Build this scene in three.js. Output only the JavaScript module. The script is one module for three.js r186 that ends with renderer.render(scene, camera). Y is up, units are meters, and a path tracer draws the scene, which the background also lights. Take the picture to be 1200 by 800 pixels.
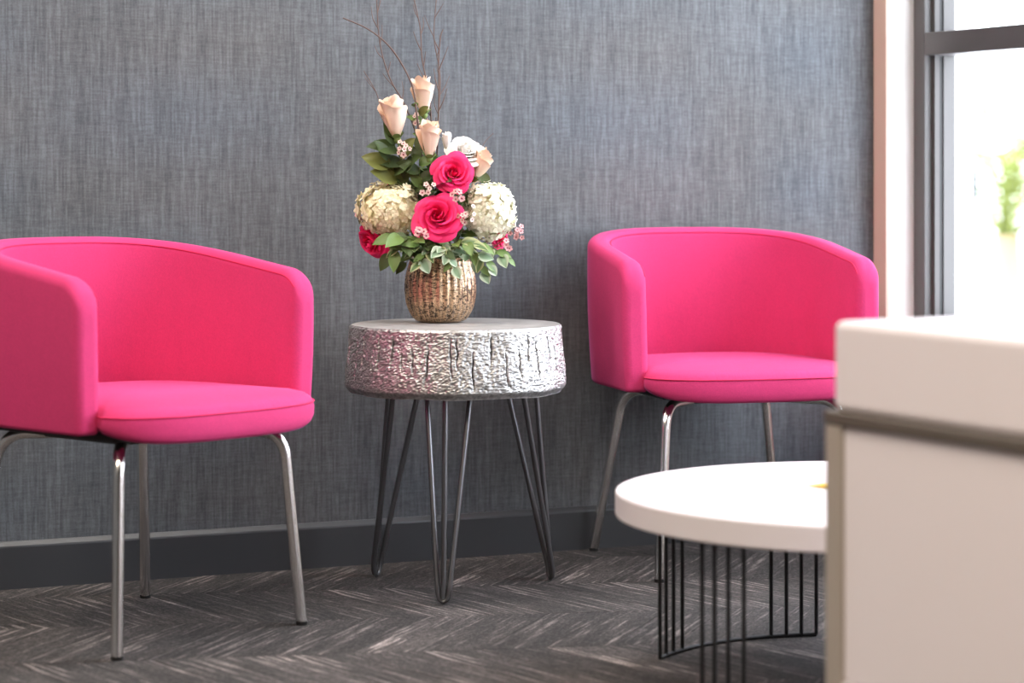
import * as THREE from 'three';
import { RoundedBoxGeometry } from 'three/addons/geometries/RoundedBoxGeometry.js';
import { mergeGeometries } from 'three/addons/utils/BufferGeometryUtils.js';
import { RectAreaLightUniformsLib } from 'three/addons/lights/RectAreaLightUniformsLib.js';

// ---------------------------------------------------------------- camera, sky, exposure
const scene = new THREE.Scene();
const EYE = 0.84, FOCAL = 2900;                       // eye height (m), focal length (px of a 1200 x 800 frame)
const camera = new THREE.PerspectiveCamera(2 * Math.atan(600 / FOCAL) * 180 / Math.PI, 1.5, 0.1, 200);
camera.setViewOffset(1800, 1200, 300, 400, 1200, 800); // a level camera with the lens shifted down
camera.position.set(0, EYE, 0);
camera.lookAt(0, EYE, -1);
camera.focus = 4.95;
camera.userData.fStop = 1.75;
scene.add(camera);

scene.background = new THREE.Color(0.89, 0.96, 1.07);    // bright hazy overcast
scene.backgroundIntensity = 10;

const renderer = new THREE.WebGLRenderer();
renderer.toneMapping = THREE.LinearToneMapping;
renderer.toneMappingExposure = 1.0;
renderer.shadowMap.enabled = true;
RectAreaLightUniformsLib.init();

// ---------------------------------------------------------------- helpers
let seed = 12345;
function rnd() { seed = (seed * 1664525 + 1013904223) >>> 0; return seed / 4294967296; }
const rr = (a, b) => a + (b - a) * rnd();
const V = (x, y, z) => new THREE.Vector3(x, y, z);
const lin = (r, g, b) => new THREE.Color().setRGB(r, g, b);
function mat(color, roughness = 0.8, metalness = 0, extra = {}) {
  return new THREE.MeshPhysicalMaterial({ color, roughness, metalness, side: THREE.DoubleSide, ...extra });
}
function mesh(name, geo, material, parent = scene) {
  const m = new THREE.Mesh(geo, material);
  m.name = name; m.castShadow = true; m.receiveShadow = true;
  parent.add(m);
  return m;
}
function structure(o, label) { o.userData.kind = 'structure'; if (label) o.userData.label = label; return o; }
const used = {};
function numbered(name) { const n = used[name] = (used[name] ?? -1) + 1; return n ? name + '_' + String(n).padStart(3, '0') : name; }
function thing(name, label, category, group) {
  const g = new THREE.Group(); g.name = numbered(name); scene.add(g);
  g.userData.label = label; g.userData.category = category;
  if (group) g.userData.group = group;
  return g;
}
function box(x0, x1, y0, y1, z0, z1) {
  const g = new THREE.BoxGeometry(x1 - x0, y1 - y0, z1 - z0);
  g.translate((x0 + x1) / 2, (y0 + y1) / 2, (z0 + z1) / 2);
  return g;
}
function rbox(x0, x1, y0, y1, z0, z1, r = 0.004, s = 2) {
  const g = new RoundedBoxGeometry(x1 - x0, y1 - y0, z1 - z0, s, r);
  g.translate((x0 + x1) / 2, (y0 + y1) / 2, (z0 + z1) / 2);
  return g;
}
function tube(points, r, seg = 24, radial = 8, closed = false, tension = 0.5) {
  return new THREE.TubeGeometry(new THREE.CatmullRomCurve3(points, closed, 'catmullrom', tension), seg, r, radial, closed);
}
// a tube that gets thinner towards its end
function taperTube(points, r0, r1, seg = 20, radial = 6) {
  const curve = new THREE.CatmullRomCurve3(points), g = new THREE.TubeGeometry(curve, seg, 1, radial, false), p = g.attributes.position;
  for (let i = 0; i <= seg; i++) {
    const c = curve.getPointAt(i / seg), r = r0 + (r1 - r0) * i / seg;
    for (let j = 0; j <= radial; j++) {
      const k = i * (radial + 1) + j;
      p.setXYZ(k, c.x + (p.getX(k) - c.x) * r, c.y + (p.getY(k) - c.y) * r, c.z + (p.getZ(k) - c.z) * r);
    }
  }
  return g;
}
// a grid surface f(u, v) -> Vector3, u, v in 0..1
function grid(nu, nv, f, uvf, colf) {
  const pos = [], uv = [], idx = [], col = [];
  for (let j = 0; j <= nv; j++) for (let i = 0; i <= nu; i++) {
    const p = f(i / nu, j / nv); pos.push(p.x, p.y, p.z);
    const q = uvf ? uvf(i / nu, j / nv, p) : [i / nu, j / nv]; uv.push(q[0], q[1]);
    if (colf) { const c = colf(i / nu, j / nv, p); col.push(c[0], c[1], c[2]); }
  }
  for (let j = 0; j < nv; j++) for (let i = 0; i < nu; i++) {
    const a = j * (nu + 1) + i, b = a + 1, c = a + nu + 1, d = c + 1;
    idx.push(a, b, d, a, d, c);
  }
  const g = new THREE.BufferGeometry();
  g.setAttribute('position', new THREE.Float32BufferAttribute(pos, 3));
  g.setAttribute('uv', new THREE.Float32BufferAttribute(uv, 2));
  if (colf) g.setAttribute('color', new THREE.Float32BufferAttribute(col, 3));
  g.setIndex(idx); g.computeVertexNormals();
  return g;
}
// periodic value noise, for textures that tile
function latticeNoise(nx, ny, s) {
  const a = new Float32Array(nx * ny); let q = s >>> 0;
  for (let i = 0; i < a.length; i++) { q = (q * 1664525 + 1013904223) >>> 0; a[i] = q / 4294967296; }
  const sm = (t) => t * t * (3 - 2 * t);
  return (u, v) => {
    const x = u * nx, y = v * ny, x0 = Math.floor(x), y0 = Math.floor(y), fx = sm(x - x0), fy = sm(y - y0);
    const g = (i, j) => a[(((j % ny) + ny) % ny) * nx + (((i % nx) + nx) % nx)];
    return (g(x0, y0) * (1 - fx) + g(x0 + 1, y0) * fx) * (1 - fy) + (g(x0, y0 + 1) * (1 - fx) + g(x0 + 1, y0 + 1) * fx) * fy;
  };
}
function texture(w, h, f, srgb = true) {
  const d = new Uint8Array(w * h * 4);
  for (let y = 0; y < h; y++) for (let x = 0; x < w; x++) {
    const c = f(x / w, y / h), k = (y * w + x) * 4;
    for (let i = 0; i < 3; i++) d[k + i] = Math.max(0, Math.min(255, Math.round(255 * c[i])));
    d[k + 3] = 255;
  }
  const t = new THREE.DataTexture(d, w, h, THREE.RGBAFormat);
  t.wrapS = t.wrapT = THREE.RepeatWrapping; t.magFilter = THREE.LinearFilter; t.minFilter = THREE.LinearMipmapLinearFilter; t.generateMipmaps = true;
  if (srgb) t.colorSpace = THREE.SRGBColorSpace;
  t.needsUpdate = true;
  return t;
}
const smooth = (a, b, x) => { const t = Math.max(0, Math.min(1, (x - a) / (b - a))); return t * t * (3 - 2 * t); };

// ---------------------------------------------------------------- room frame: corner of the papered wall and the window wall; x runs right along the papered wall, z into the room
const TURN = 24.2 * Math.PI / 180, CORNER = V(0.8547, 0, -5.818), ROOM_L = -5.6, ROOM_F = 7.2, CEIL = 2.75;
function inRoom(o) { o.position.copy(CORNER); o.rotation.y = TURN; return o; }

// linen wallpaper
const wallTex = (() => {
  const v1 = latticeNoise(256, 14, 1), v2 = latticeNoise(400, 40, 2), h1 = latticeNoise(20, 300, 3), h2 = latticeNoise(60, 380, 4), f = latticeNoise(420, 420, 5), c = latticeNoise(7, 5, 6), c2 = latticeNoise(40, 3, 7), c3 = latticeNoise(5, 6, 8);
  return texture(1024, 1024, (u, v) => {
    const n = 0.17 * (v1(u, v) - 0.5) + 0.15 * (v2(u, v) - 0.5) + 0.06 * (h1(u, v) - 0.5) + 0.10 * (h2(u, v) - 0.5) + 0.10 * (f(u, v) - 0.5) + 0.05 * (c(u, v) - 0.5) + 0.07 * (c2(u, v) - 0.5);
    const t = 0.045 * (c3(u, v) - 0.5), b = 0.365 * (1 + 1.15 * n);
    return [b * (0.985 + t), b, b * (1.015 - t)];
  });
})();
wallTex.repeat.set(1 / 0.95, 1 / 0.95);
const wallpaper = mat(lin(0.97, 1.0, 1.05), 0.85, 0, { map: wallTex, bumpMap: wallTex, bumpScale: 0.0003 });
const drywall = mat(lin(0.78, 0.77, 0.75), 0.9);
const ceilingWhite = mat(lin(0.72, 0.71, 0.70), 0.95);
function metresUV(g, ax = 'x', ay = 'y') { const p = g.attributes.position, uv = []; for (let i = 0; i < p.count; i++) uv.push(ax === 'x' ? p.getX(i) : p.getZ(i), ay === 'y' ? p.getY(i) : p.getZ(i)); g.setAttribute('uv', new THREE.Float32BufferAttribute(uv, 2)); return g; }

structure(inRoom(mesh('wall_back', metresUV(box(ROOM_L - 0.2, 0.0, -0.1, CEIL + 0.1, -0.2, 0)), wallpaper)), 'grey linen textured papered wall behind the chairs');
structure(inRoom(mesh('wall_left', metresUV(box(ROOM_L - 0.2, ROOM_L, -0.1, CEIL + 0.1, 0, ROOM_F), 'z', 'y'), wallpaper)), 'grey linen textured papered wall');
structure(inRoom(mesh('wall_front', metresUV(box(ROOM_L - 0.2, 0.2, -0.1, CEIL + 0.1, ROOM_F, ROOM_F + 0.2)), wallpaper)), 'grey linen textured papered wall');
structure(inRoom(mesh('ceiling', box(ROOM_L - 0.2, 0.2, CEIL, CEIL + 0.2, -0.2, ROOM_F + 0.2), ceilingWhite)), 'white ceiling');

// window wall: a short white pier, then glazing set back in its reveal
const Z0 = 0.053, Z1 = 3.08, HEAD = 2.55, SILL = 0.45;
const wr = new THREE.Group(); wr.name = 'wall_right'; scene.add(wr); inRoom(wr); structure(wr, 'white painted wall with a wide glazed opening');
mesh('pier', rbox(0, 0.24, -0.1, CEIL, -0.2, Z0, 0.004), drywall, wr);
mesh('corner_trim', rbox(-0.006, 0.004, 0.0, CEIL, 0.0, Z0 + 0.001, 0.0015), mat(lin(0.62, 0.44, 0.36), 0.6), wr);
mesh('pier', box(0, 0.24, -0.1, CEIL, Z1, ROOM_F), drywall, wr);
mesh('sill', box(0, 0.24, -0.1, SILL, Z0, Z1), drywall, wr);
mesh('header', box(0, 0.24, HEAD, CEIL, Z0, Z1), drywall, wr);

// aluminium storefront window in the opening
const alu = mat(lin(0.085, 0.08, 0.078), 0.4, 0.1), aluDark = mat(lin(0.03, 0.029, 0.029), 0.5, 0.2);
const glass = new THREE.MeshPhysicalMaterial({ color: 0xffffff, roughness: 0, metalness: 0, transmission: 1, thickness: 0, ior: 1.45, side: THREE.DoubleSide });
const win = new THREE.Group(); win.name = 'window_1'; scene.add(win); inRoom(win); structure(win, 'grey aluminium framed window looking out on bright ground');
const FD0 = 0.07, FD1 = 0.158, GL = 0.112;
const posts = [Z0 + 0.0225, 1.56, Z1 - 0.0225];
posts.forEach((z, k) => {
  const p = mesh('window_post', rbox(FD0, FD1, SILL, HEAD, z - 0.0225, z + 0.0225, 0.003), alu, win);
  for (const s of k === 0 ? [1] : k === 2 ? [-1] : [-1, 1]) {
    mesh('glazing_bead', box(GL - 0.020, GL - 0.007, SILL, HEAD, Math.min(z + s * 0.02, z + s * 0.034), Math.max(z + s * 0.02, z + s * 0.034)), alu, p);
    mesh('gasket', box(GL - 0.0068, GL + 0.0068, SILL, HEAD, Math.min(z + s * 0.02, z + s * 0.027), Math.max(z + s * 0.02, z + s * 0.027)), aluDark, p);
    mesh('glazing_bead', box(GL + 0.007, GL + 0.017, SILL, HEAD, Math.min(z + s * 0.02, z + s * 0.031), Math.max(z + s * 0.02, z + s * 0.031)), alu, p);
  }
});
for (let k = 0; k < 2; k++) {
  const a = posts[k] + 0.0225, b = posts[k + 1] - 0.0225;
  for (const [y0, y1] of [[SILL, SILL + 0.05], [1.108, 1.161], [HEAD - 0.05, HEAD]]) mesh('window_rail', rbox(FD0, FD1, y0, y1, a, b, 0.003), alu, win);
  for (const [y0, y1] of [[SILL + 0.045, 1.113], [1.156, HEAD - 0.045]]) mesh('pane', box(GL - 0.003, GL + 0.003, y0, y1, a - 0.004, b + 0.004), glass, win).geometry = new THREE.PlaneGeometry(b - a, y1 - y0).rotateY(-Math.PI / 2).translate(GL, (y0 + y1) / 2, (a + b) / 2);
}

// dark base along the papered wall
const baseMat = mat(lin(0.042, 0.044, 0.049), 0.38);
{
  const s = new THREE.Shape(); s.moveTo(0, 0); s.lineTo(0.014, 0); s.lineTo(0.014, 0.083); s.lineTo(0.0125, 0.0865); s.lineTo(0.004, 0.095); s.lineTo(0, 0.095);
  const g = new THREE.ExtrudeGeometry(s, { depth: -ROOM_L, bevelEnabled: false, curveSegments: 5 });
  g.rotateY(-Math.PI / 2);                              // extrusion along -x, profile x becomes +z
  const b = structure(inRoom(mesh('baseboard_back', g, baseMat)), 'dark charcoal baseboard');
}

// ---------------------------------------------------------------- floor: carpet planks laid in a chevron
const carpetTex = [0, 1].map((k) => {
  const a = latticeNoise(4, 96, 20 + k), b = latticeNoise(11, 150, 30 + k), c = latticeNoise(300, 300, 40 + k), d = latticeNoise(5, 24, 50 + k), e = latticeNoise(60, 240, 60 + k);
  return texture(1024, 1024, (u, v) => {
    let s = smooth(0.55, 0.86, 0.55 * a(u, v) + 0.45 * b(u, v)) * (0.35 + 0.9 * d(u, v));
    let t = 0.20 + 0.26 * s + 0.14 * (c(u, v) - 0.5) + 0.12 * (e(u, v) - 0.5) + 0.08 * (d(u, v) - 0.5);
    t *= 0.75 + 0.5 * c(v, u);
    return [t * 1.05, t * 0.985, t * 0.965];
  });
});
const carpetMats = [];
for (const t of carpetTex) for (const k of [0.82, 1.0, 1.22]) { t.repeat.set(1 / 0.62, 1 / 0.62); carpetMats.push(mat(lin(k * 1.02, k * 0.985, k * 0.97), 1, 0, { map: t, bumpMap: t, bumpScale: 0.002 })); }
const floor = new THREE.Group(); floor.name = 'floor'; scene.add(floor); structure(floor, 'charcoal carpet with pale streaks laid in chevrons');
{
  const base = mesh('carpet_base', metresUV(box(ROOM_L - 0.2, 0.24, -0.12, -0.006, -0.2, ROOM_F + 0.2), 'x', 'z'), carpetMats[1], floor); inRoom(base);
  const ROW = 0.33, LEN = 0.115, SL = ROW / Math.tan(62 * Math.PI / 180), gap = 0.0012;
  const geos = [1, -1].map((sg) => [0, 1, 2, 3, 4].map((k) => {
    const w = LEN - gap, d = ROW - gap, sh = new THREE.Shape([[0, 0], [w, 0], [w + sg * SL, d], [sg * SL, d]].map((p) => new THREE.Vector2(...p)));
    const g = new THREE.ExtrudeGeometry(sh, { depth: 0.006, bevelEnabled: false });
    g.rotateX(-Math.PI / 2); g.translate(0, -0.006, 0);
    const p = g.attributes.position, uv = [], ang = Math.atan2(ROW, sg * SL), ca = Math.cos(ang), sa = Math.sin(ang);
    for (let i = 0; i < p.count; i++) { const x = p.getX(i), y = -p.getZ(i); uv.push(x * ca + y * sa + 0.137 * k + 0.05 * sg, -x * sa + y * ca + 0.093 * k); }
    g.setAttribute('uv', new THREE.Float32BufferAttribute(uv, 2));
    return g;
  }));
  const rowTurn = 9 * Math.PI / 180, o = V(0, 0, -4.02);
  const inside = (x, z) => { const dx = x - CORNER.x, dz = z - CORNER.z, lx = dx * Math.cos(TURN) - dz * Math.sin(TURN), lz = dx * Math.sin(TURN) + dz * Math.cos(TURN); return lx < 0.1 && lz > -0.17; };
  const piece = new THREE.Group(); piece.name = 'planks';
  for (let r = -2; r < 6; r++) for (let i = -13; i < 13; i++) {
    const sg = r % 2 ? 1 : -1, lx = i * LEN + (r % 2 ? 0 : SL), lz = -r * ROW;
    const m = new THREE.Mesh(geos[sg > 0 ? 0 : 1][Math.floor(rnd() * 5)], carpetMats[Math.floor(rnd() * 6)]);
    const x = o.x + lx * Math.cos(rowTurn) + lz * Math.sin(rowTurn), z = o.z - lx * Math.sin(rowTurn) + lz * Math.cos(rowTurn);
    const cx = x + (LEN / 2 + sg * SL / 2) * Math.cos(rowTurn) - ROW / 2 * Math.sin(rowTurn), cz = z - (LEN / 2 + sg * SL / 2) * Math.sin(rowTurn) - ROW / 2 * Math.cos(rowTurn);
    if (!inside(cx, cz) || cz > -3.3) continue;
    m.position.set(x, 0, z); m.rotation.y = rowTurn; m.name = 'carpet_plank'; m.castShadow = m.receiveShadow = true;
    floor.add(m);
  }
}

// ---------------------------------------------------------------- ceiling light panels
const panelGlow = new THREE.MeshStandardMaterial({ color: 0xffffff, emissive: new THREE.Color(1, 0.86, 0.70), emissiveIntensity: 3 });
const panelFrame = mat(lin(0.7, 0.7, 0.7), 0.5);
const COOL = new THREE.Color(1, 0.94, 0.86), WARM = new THREE.Color(1, 0.84, 0.66);
for (const [x, z, w, d, I, tone, where] of [[-1.5, 0.6, 1.2, 0.3, 20, COOL, 'close to the papered wall, near the window'], [-3.3, 0.6, 1.2, 0.3, 36, COOL, 'close to the papered wall, far from the window'], [-2.5, 3.3, 1.2, 0.6, 22, WARM, 'beside the white counter'], [-4.4, 3.0, 1.2, 0.6, 34, WARM, 'over the far side of the room']]) {
  const t = inRoom(thing('ceiling_light', 'flat square-edged ceiling light panel ' + where, 'ceiling light', 'ceiling light panels'));
  t.position.copy(V(x, CEIL, z).applyAxisAngle(V(0, 1, 0), TURN).add(CORNER));
  mesh('frame', mergeGeometries([box(-w / 2 - 0.02, w / 2 + 0.02, -0.02, 0, -d / 2 - 0.02, -d / 2), box(-w / 2 - 0.02, w / 2 + 0.02, -0.02, 0, d / 2, d / 2 + 0.02), box(-w / 2 - 0.02, -w / 2, -0.02, 0, -d / 2, d / 2), box(w / 2, w / 2 + 0.02, -0.02, 0, -d / 2, d / 2)]), panelFrame, t);
  mesh('diffuser', box(-w / 2, w / 2, -0.012, -0.004, -d / 2, d / 2), panelGlow, t);
  const l = new THREE.RectAreaLight(tone, I, w, d);
  l.position.set(0, -0.016, 0); l.rotation.x = -Math.PI / 2; t.add(l);
}

// ---------------------------------------------------------------- pink tub chairs
const fabricTex = (() => {
  const a = latticeNoise(256, 256, 70), b = latticeNoise(90, 90, 71), c = latticeNoise(12, 12, 72);
  return texture(512, 512, (u, v) => { const w = 0.5 + 0.25 * Math.sin(u * 2 * Math.PI * 100) * Math.sin(v * 2 * Math.PI * 100), t = 0.84 + 0.06 * w + 0.07 * (a(u, v) - 0.5) + 0.03 * (b(u, v) - 0.5) + 0.012 * (c(u, v) - 0.5); return [t, t, t]; });
})();
fabricTex.repeat.set(1 / 0.2, 1 / 0.2);
const pink = mat(lin(0.80, 0.044, 0.205), 0.92, 0, { map: fabricTex, bumpMap: fabricTex, bumpScale: 0.0004, sheen: 0.5, sheenRoughness: 0.4, sheenColor: lin(0.8, 0.35, 1) });
const pinkSeam = mat(lin(0.62, 0.02, 0.10), 0.95);
const chrome = mat(lin(0.90, 0.89, 0.88), 0.2, 1);
const blackPlastic = mat(lin(0.012, 0.012, 0.013), 0.5);

// half outline of the shell in plan (outer face at the rim): arms straight, back a soft curve
const AW = 0.288, AZ = 0.195, BACKZ = -0.262, THICK = 0.05, SB = 0.385;
const plan = (() => {
  const pts = [];
  for (let i = 0; i <= 20; i++) pts.push([-AW + 0.003 * (i / 20), AZ - (AZ - 0.02) * i / 20]);
  const n = 2.45;
  for (let i = 1; i < 90; i++) { const t = Math.PI * i / 90, c = Math.cos(t), s = Math.sin(t); pts.push([-(AW - 0.003) * Math.sign(c) * Math.pow(Math.abs(c), 2 / n), 0.02 + (BACKZ - 0.02) * Math.pow(s, 2 / n)]); }
  for (let i = 20; i >= 0; i--) pts.push([AW - 0.003 * (i / 20), AZ - (AZ - 0.02) * i / 20]);
  // even spacing
  const len = [0]; for (let i = 1; i < pts.length; i++) len.push(len[i - 1] + Math.hypot(pts[i][0] - pts[i - 1][0], pts[i][1] - pts[i - 1][1]));
  const total = len[len.length - 1];
  const at = (d) => { let i = 1; while (i < len.length - 1 && len[i] < d) i++; const t = (d - len[i - 1]) / (len[i] - len[i - 1]); return [pts[i - 1][0] + (pts[i][0] - pts[i - 1][0]) * t, pts[i - 1][1] + (pts[i][1] - pts[i - 1][1]) * t]; };
  const frame = (d) => { const p = at(d), a = at(Math.max(0, d - 0.012)), b = at(Math.min(total, d + 0.012)); let tx = b[0] - a[0], tz = b[1] - a[1]; const l = Math.hypot(tx, tz); tx /= l; tz /= l; return { x: p[0], z: p[1], nx: tz, nz: -tx }; };
  return { total, frame };
})();
function rim(z, d) {                                    // rim height: high at the back, sloping down along the arms, rounded at the arm fronts
  const t = Math.max(0, (z - BACKZ) / (AZ - BACKZ));
  let y = 0.7135 - 0.064 * Math.pow(t, 1.15);
  const R = 0.05; if (d < R) y -= R - Math.sqrt(Math.max(0, R * R - (R - d) * (R - d)));
  return y;
}
function shellGeometry() {
  const ds = [], r = 0.016, T = plan.total;
  for (let i = 0; i <= 6; i++) ds.push(r * (1 - Math.cos(i / 6 * Math.PI / 2)));
  for (let i = 1; i <= 8; i++) ds.push(r + (0.055 - r) * i / 8);
  for (let i = 1; i <= 90; i++) ds.push(0.055 + (T - 0.11) * i / 90);
  for (let i = 7; i >= 0; i--) ds.push(T - (r + (0.055 - r) * i / 8));
  for (let i = 5; i >= 0; i--) ds.push(T - r * (1 - Math.cos(i / 6 * Math.PI / 2)));
  const ring = (d) => {
    const e = Math.min(d, T - d), f = plan.frame(Math.min(T, Math.max(0, d))), inset = e < r ? r - Math.sqrt(Math.max(0, r * r - (r - e) * (r - e))) : 0;
    const t2 = THICK / 2 - inset, top = rim(f.z, e) - inset * 0.3, bot = SB + inset * 0.5, c = Math.min(0.019, t2 * 0.95), cb = Math.min(0.008, t2 * 0.9), out = [];
    const put = (o, y) => { const k = 1 - 0.035 * (0.71 - y) / 0.33, off = o - THICK / 2, bulge = o < 0 ? 0.006 * Math.sin(Math.PI * Math.max(0, Math.min(1, (y - bot) / (top - bot)))) : 0.004 * Math.sin(Math.PI * Math.max(0, Math.min(1, (y - bot) / (top - bot)))); const w = (o < 0 ? off - (e > 0.05 ? bulge : bulge * e / 0.05) : off + bulge); return V((f.x + f.nx * w) * k, y, (f.z + f.nz * w) * (1 - 0.5 * (1 - k)), ); };
    const arc = (cx, cy, rad, a0, a1, n) => { for (let i = 0; i <= n; i++) { const a = a0 + (a1 - a0) * i / n; out.push(put(cx + rad * Math.cos(a), cy + rad * Math.sin(a))); } };
    arc(t2 - cb, bot + cb, cb, -Math.PI / 2, 0, 3);
    for (let i = 1; i < 8; i++) out.push(put(t2, bot + cb + (top - c - bot - cb) * i / 8));
    arc(t2 - c, top - c, c, 0, Math.PI / 2, 5);
    arc(-t2 + c, top - c, c, Math.PI / 2, Math.PI, 5);
    for (let i = 7; i > 0; i--) out.push(put(-t2, bot + cb + (top - c - bot - cb) * i / 8));
    arc(-t2 + cb, bot + cb, cb, Math.PI, Math.PI * 1.5, 3);
    out.push(out[0].clone());
    return out;
  };
  const rings = ds.map(ring), nv = rings.length - 1, nu = rings[0].length - 1;
  const g = grid(nu, nv, (u, v) => rings[Math.round(v * nv)][Math.round(u * nu)], (u, v) => [ds[Math.round(v * nv)], u * 0.8]);
  const caps = [0, nv].map((k) => { const c = new THREE.Vector3(); rings[k].forEach((p) => c.add(p)); c.divideScalar(rings[k].length); return grid(nu, 1, (u, v) => v ? c : rings[k][Math.round(u * nu)], (u, v, p) => [p.x, p.y]); });
  return mergeGeometries([g, ...caps]);
}
function rimLine(side, lift) {                          // points along the seam on one edge of the rim
  const out = [], T = plan.total;
  for (let i = 0; i <= 120; i++) {
    const d = 0.012 + (T - 0.024) * i / 120, f = plan.frame(d), e = Math.min(d, T - d), y = rim(f.z, e) - 0.011, w = side * (THICK / 2 - 0.0045) - THICK / 2 + side * lift, k = 1 - 0.035 * (0.71 - y) / 0.33;
    out.push(V((f.x + f.nx * w) * k, y, (f.z + f.nz * w) * (1 - 0.5 * (1 - k))));
  }
  return out;
}
const cushionOutline = (() => {                        // seat: fits inside the shell, rounds out past the arms
  const half = [], n = 2.45, iw = 0.2345;
  for (let i = 0; i <= 24; i++) { const t = Math.PI / 2 * (1 - i / 24), c = Math.cos(t), s = Math.sin(t); half.push([iw * Math.pow(c, 2 / n), 0.02 - 0.225 * Math.pow(s, 2 / n)]); }
  for (let i = 1; i <= 6; i++) half.push([iw + 0.006 * i / 6, 0.02 + 0.175 * i / 6]);
  for (let i = 1; i <= 20; i++) { const t = Math.PI / 2 * i / 20, c = Math.cos(t), s = Math.sin(t); half.push([0.247 * Math.pow(c, 2 / 2.7) - (i === 20 ? 0 : 0), 0.2 + 0.098 * Math.pow(s, 2 / 2.0)]); }
  const all = [...half]; for (let i = half.length - 2; i > 0; i--) all.push([-half[i][0], half[i][1]]);
  return all;
})();
function cushionGeometry() {
  const C = cushionOutline, n = C.length, cz = 0.05;
  const front = (z) => Math.pow(smooth(0.17, 0.30, z), 1);
  // rings: [scale, height function]
  const rows = [];
  const bot = (z) => 0.392 - 0.026 * front(z), seam = (z) => 0.418 - 0.002 * front(z);
  rows.push([0.0, (z) => 0.385]); rows.push([0.9, (z) => bot(z)]); rows.push([0.965, (z) => bot(z) + 0.002]); rows.push([0.99, (z) => bot(z) + 0.008]); rows.push([1.003, (z) => bot(z) * 0.6 + seam(z) * 0.4]); rows.push([1.006, (z) => bot(z) * 0.25 + seam(z) * 0.75]); rows.push([1.0, (z) => seam(z) - 0.002]);
  rows.push([0.994, (z) => seam(z) + 0.001]); rows.push([0.98, (z) => seam(z) + 0.0075]); rows.push([0.95, (z) => seam(z) + 0.0135]); rows.push([0.88, (z) => seam(z) + 0.0185]); rows.push([0.7, () => 0.441]); rows.push([0.45, () => 0.4435]); rows.push([0.2, () => 0.4445]); rows.push([0, () => 0.4445]);
  return grid(n, rows.length - 1, (u, v) => { const p = C[Math.round(u * n) % n], [s, h] = rows[Math.round(v * (rows.length - 1))]; return V(p[0] * s, h(p[1]), cz + (p[1] - cz) * s); }, (u, v, p) => [p.x, p.z + p.y]);
}
const GEO = {
  shell: shellGeometry(), cushion: cushionGeometry(),
  rimOut: tube(rimLine(1, 0.0006), 0.0016, 240, 5), rimIn: tube(rimLine(-1, 0.004), 0.0016, 240, 5),
  seatSeam: tube(cushionOutline.map(([x, z]) => V(x * 1.002, 0.4175 - 0.002 * smooth(0.17, 0.3, z), 0.05 + (z - 0.05) * 1.002)), 0.0017, 260, 5, true),
};
function makeChair(label, x, z, angle, legSide) {
  const t = thing('tub_chair', label, 'chair', 'pink tub chairs along the wall');
  t.position.set(x, 0, z); t.rotation.y = angle;
  const sh = mesh('shell', GEO.shell, pink, t);
  mesh('piping', GEO.rimOut, pinkSeam, sh); mesh('piping', GEO.rimIn, pinkSeam, sh);
  const se = mesh('seat', GEO.cushion, pink, t);
  mesh('piping', GEO.seatSeam, pinkSeam, se);
  mesh('underframe', mergeGeometries([rbox(-0.2, 0.2, 0.368, 0.384, -0.19, 0.19, 0.006), rbox(-0.12, 0.12, 0.352, 0.37, -0.12, 0.12, 0.006)]), blackPlastic, t);
  const h = legSide / 2;
  for (const [sx, sz] of [[-1, 1], [1, 1], [-1, -1], [1, -1]]) {
    const splay = sz > 0 ? 0.024 : 0.052, fx = sx * h, fz = sz * h, tx = fx - sx * splay, tz = fz - sz * splay, top = 0.359;
    const P = (k, y) => V(tx + (fx - tx) * k, y, tz + (fz - tz) * k), inn = (d) => V(tx - sx * d * 0.707, top, tz - sz * d * 0.707);
    const curve = new THREE.CurvePath(), b0 = P(0.14, 0.31), corner = P(0, top), b1 = inn(0.05);
    curve.add(new THREE.LineCurve3(P(1, 0.005), b0)); curve.add(new THREE.QuadraticBezierCurve3(b0, corner, b1)); curve.add(new THREE.LineCurve3(b1, inn(0.17)));
    const leg = mesh('leg', new THREE.TubeGeometry(curve, 60, 0.0108, 14), chrome, t);
    const gl = new THREE.CylinderGeometry(0.0112, 0.0105, 0.007, 14); gl.translate(fx, 0.0035, fz);
    mesh('glide', gl, blackPlastic, leg);
  }
  return t;
}
makeChair('hot pink tub chair with chrome legs, turned towards the round silver stump table', -0.70, -4.56, 49 * Math.PI / 180, 0.44);
makeChair('hot pink tub chair with chrome legs beside the window, behind the white coffee table', 0.450, -5.325, 16 * Math.PI / 180, 0.435);

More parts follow.
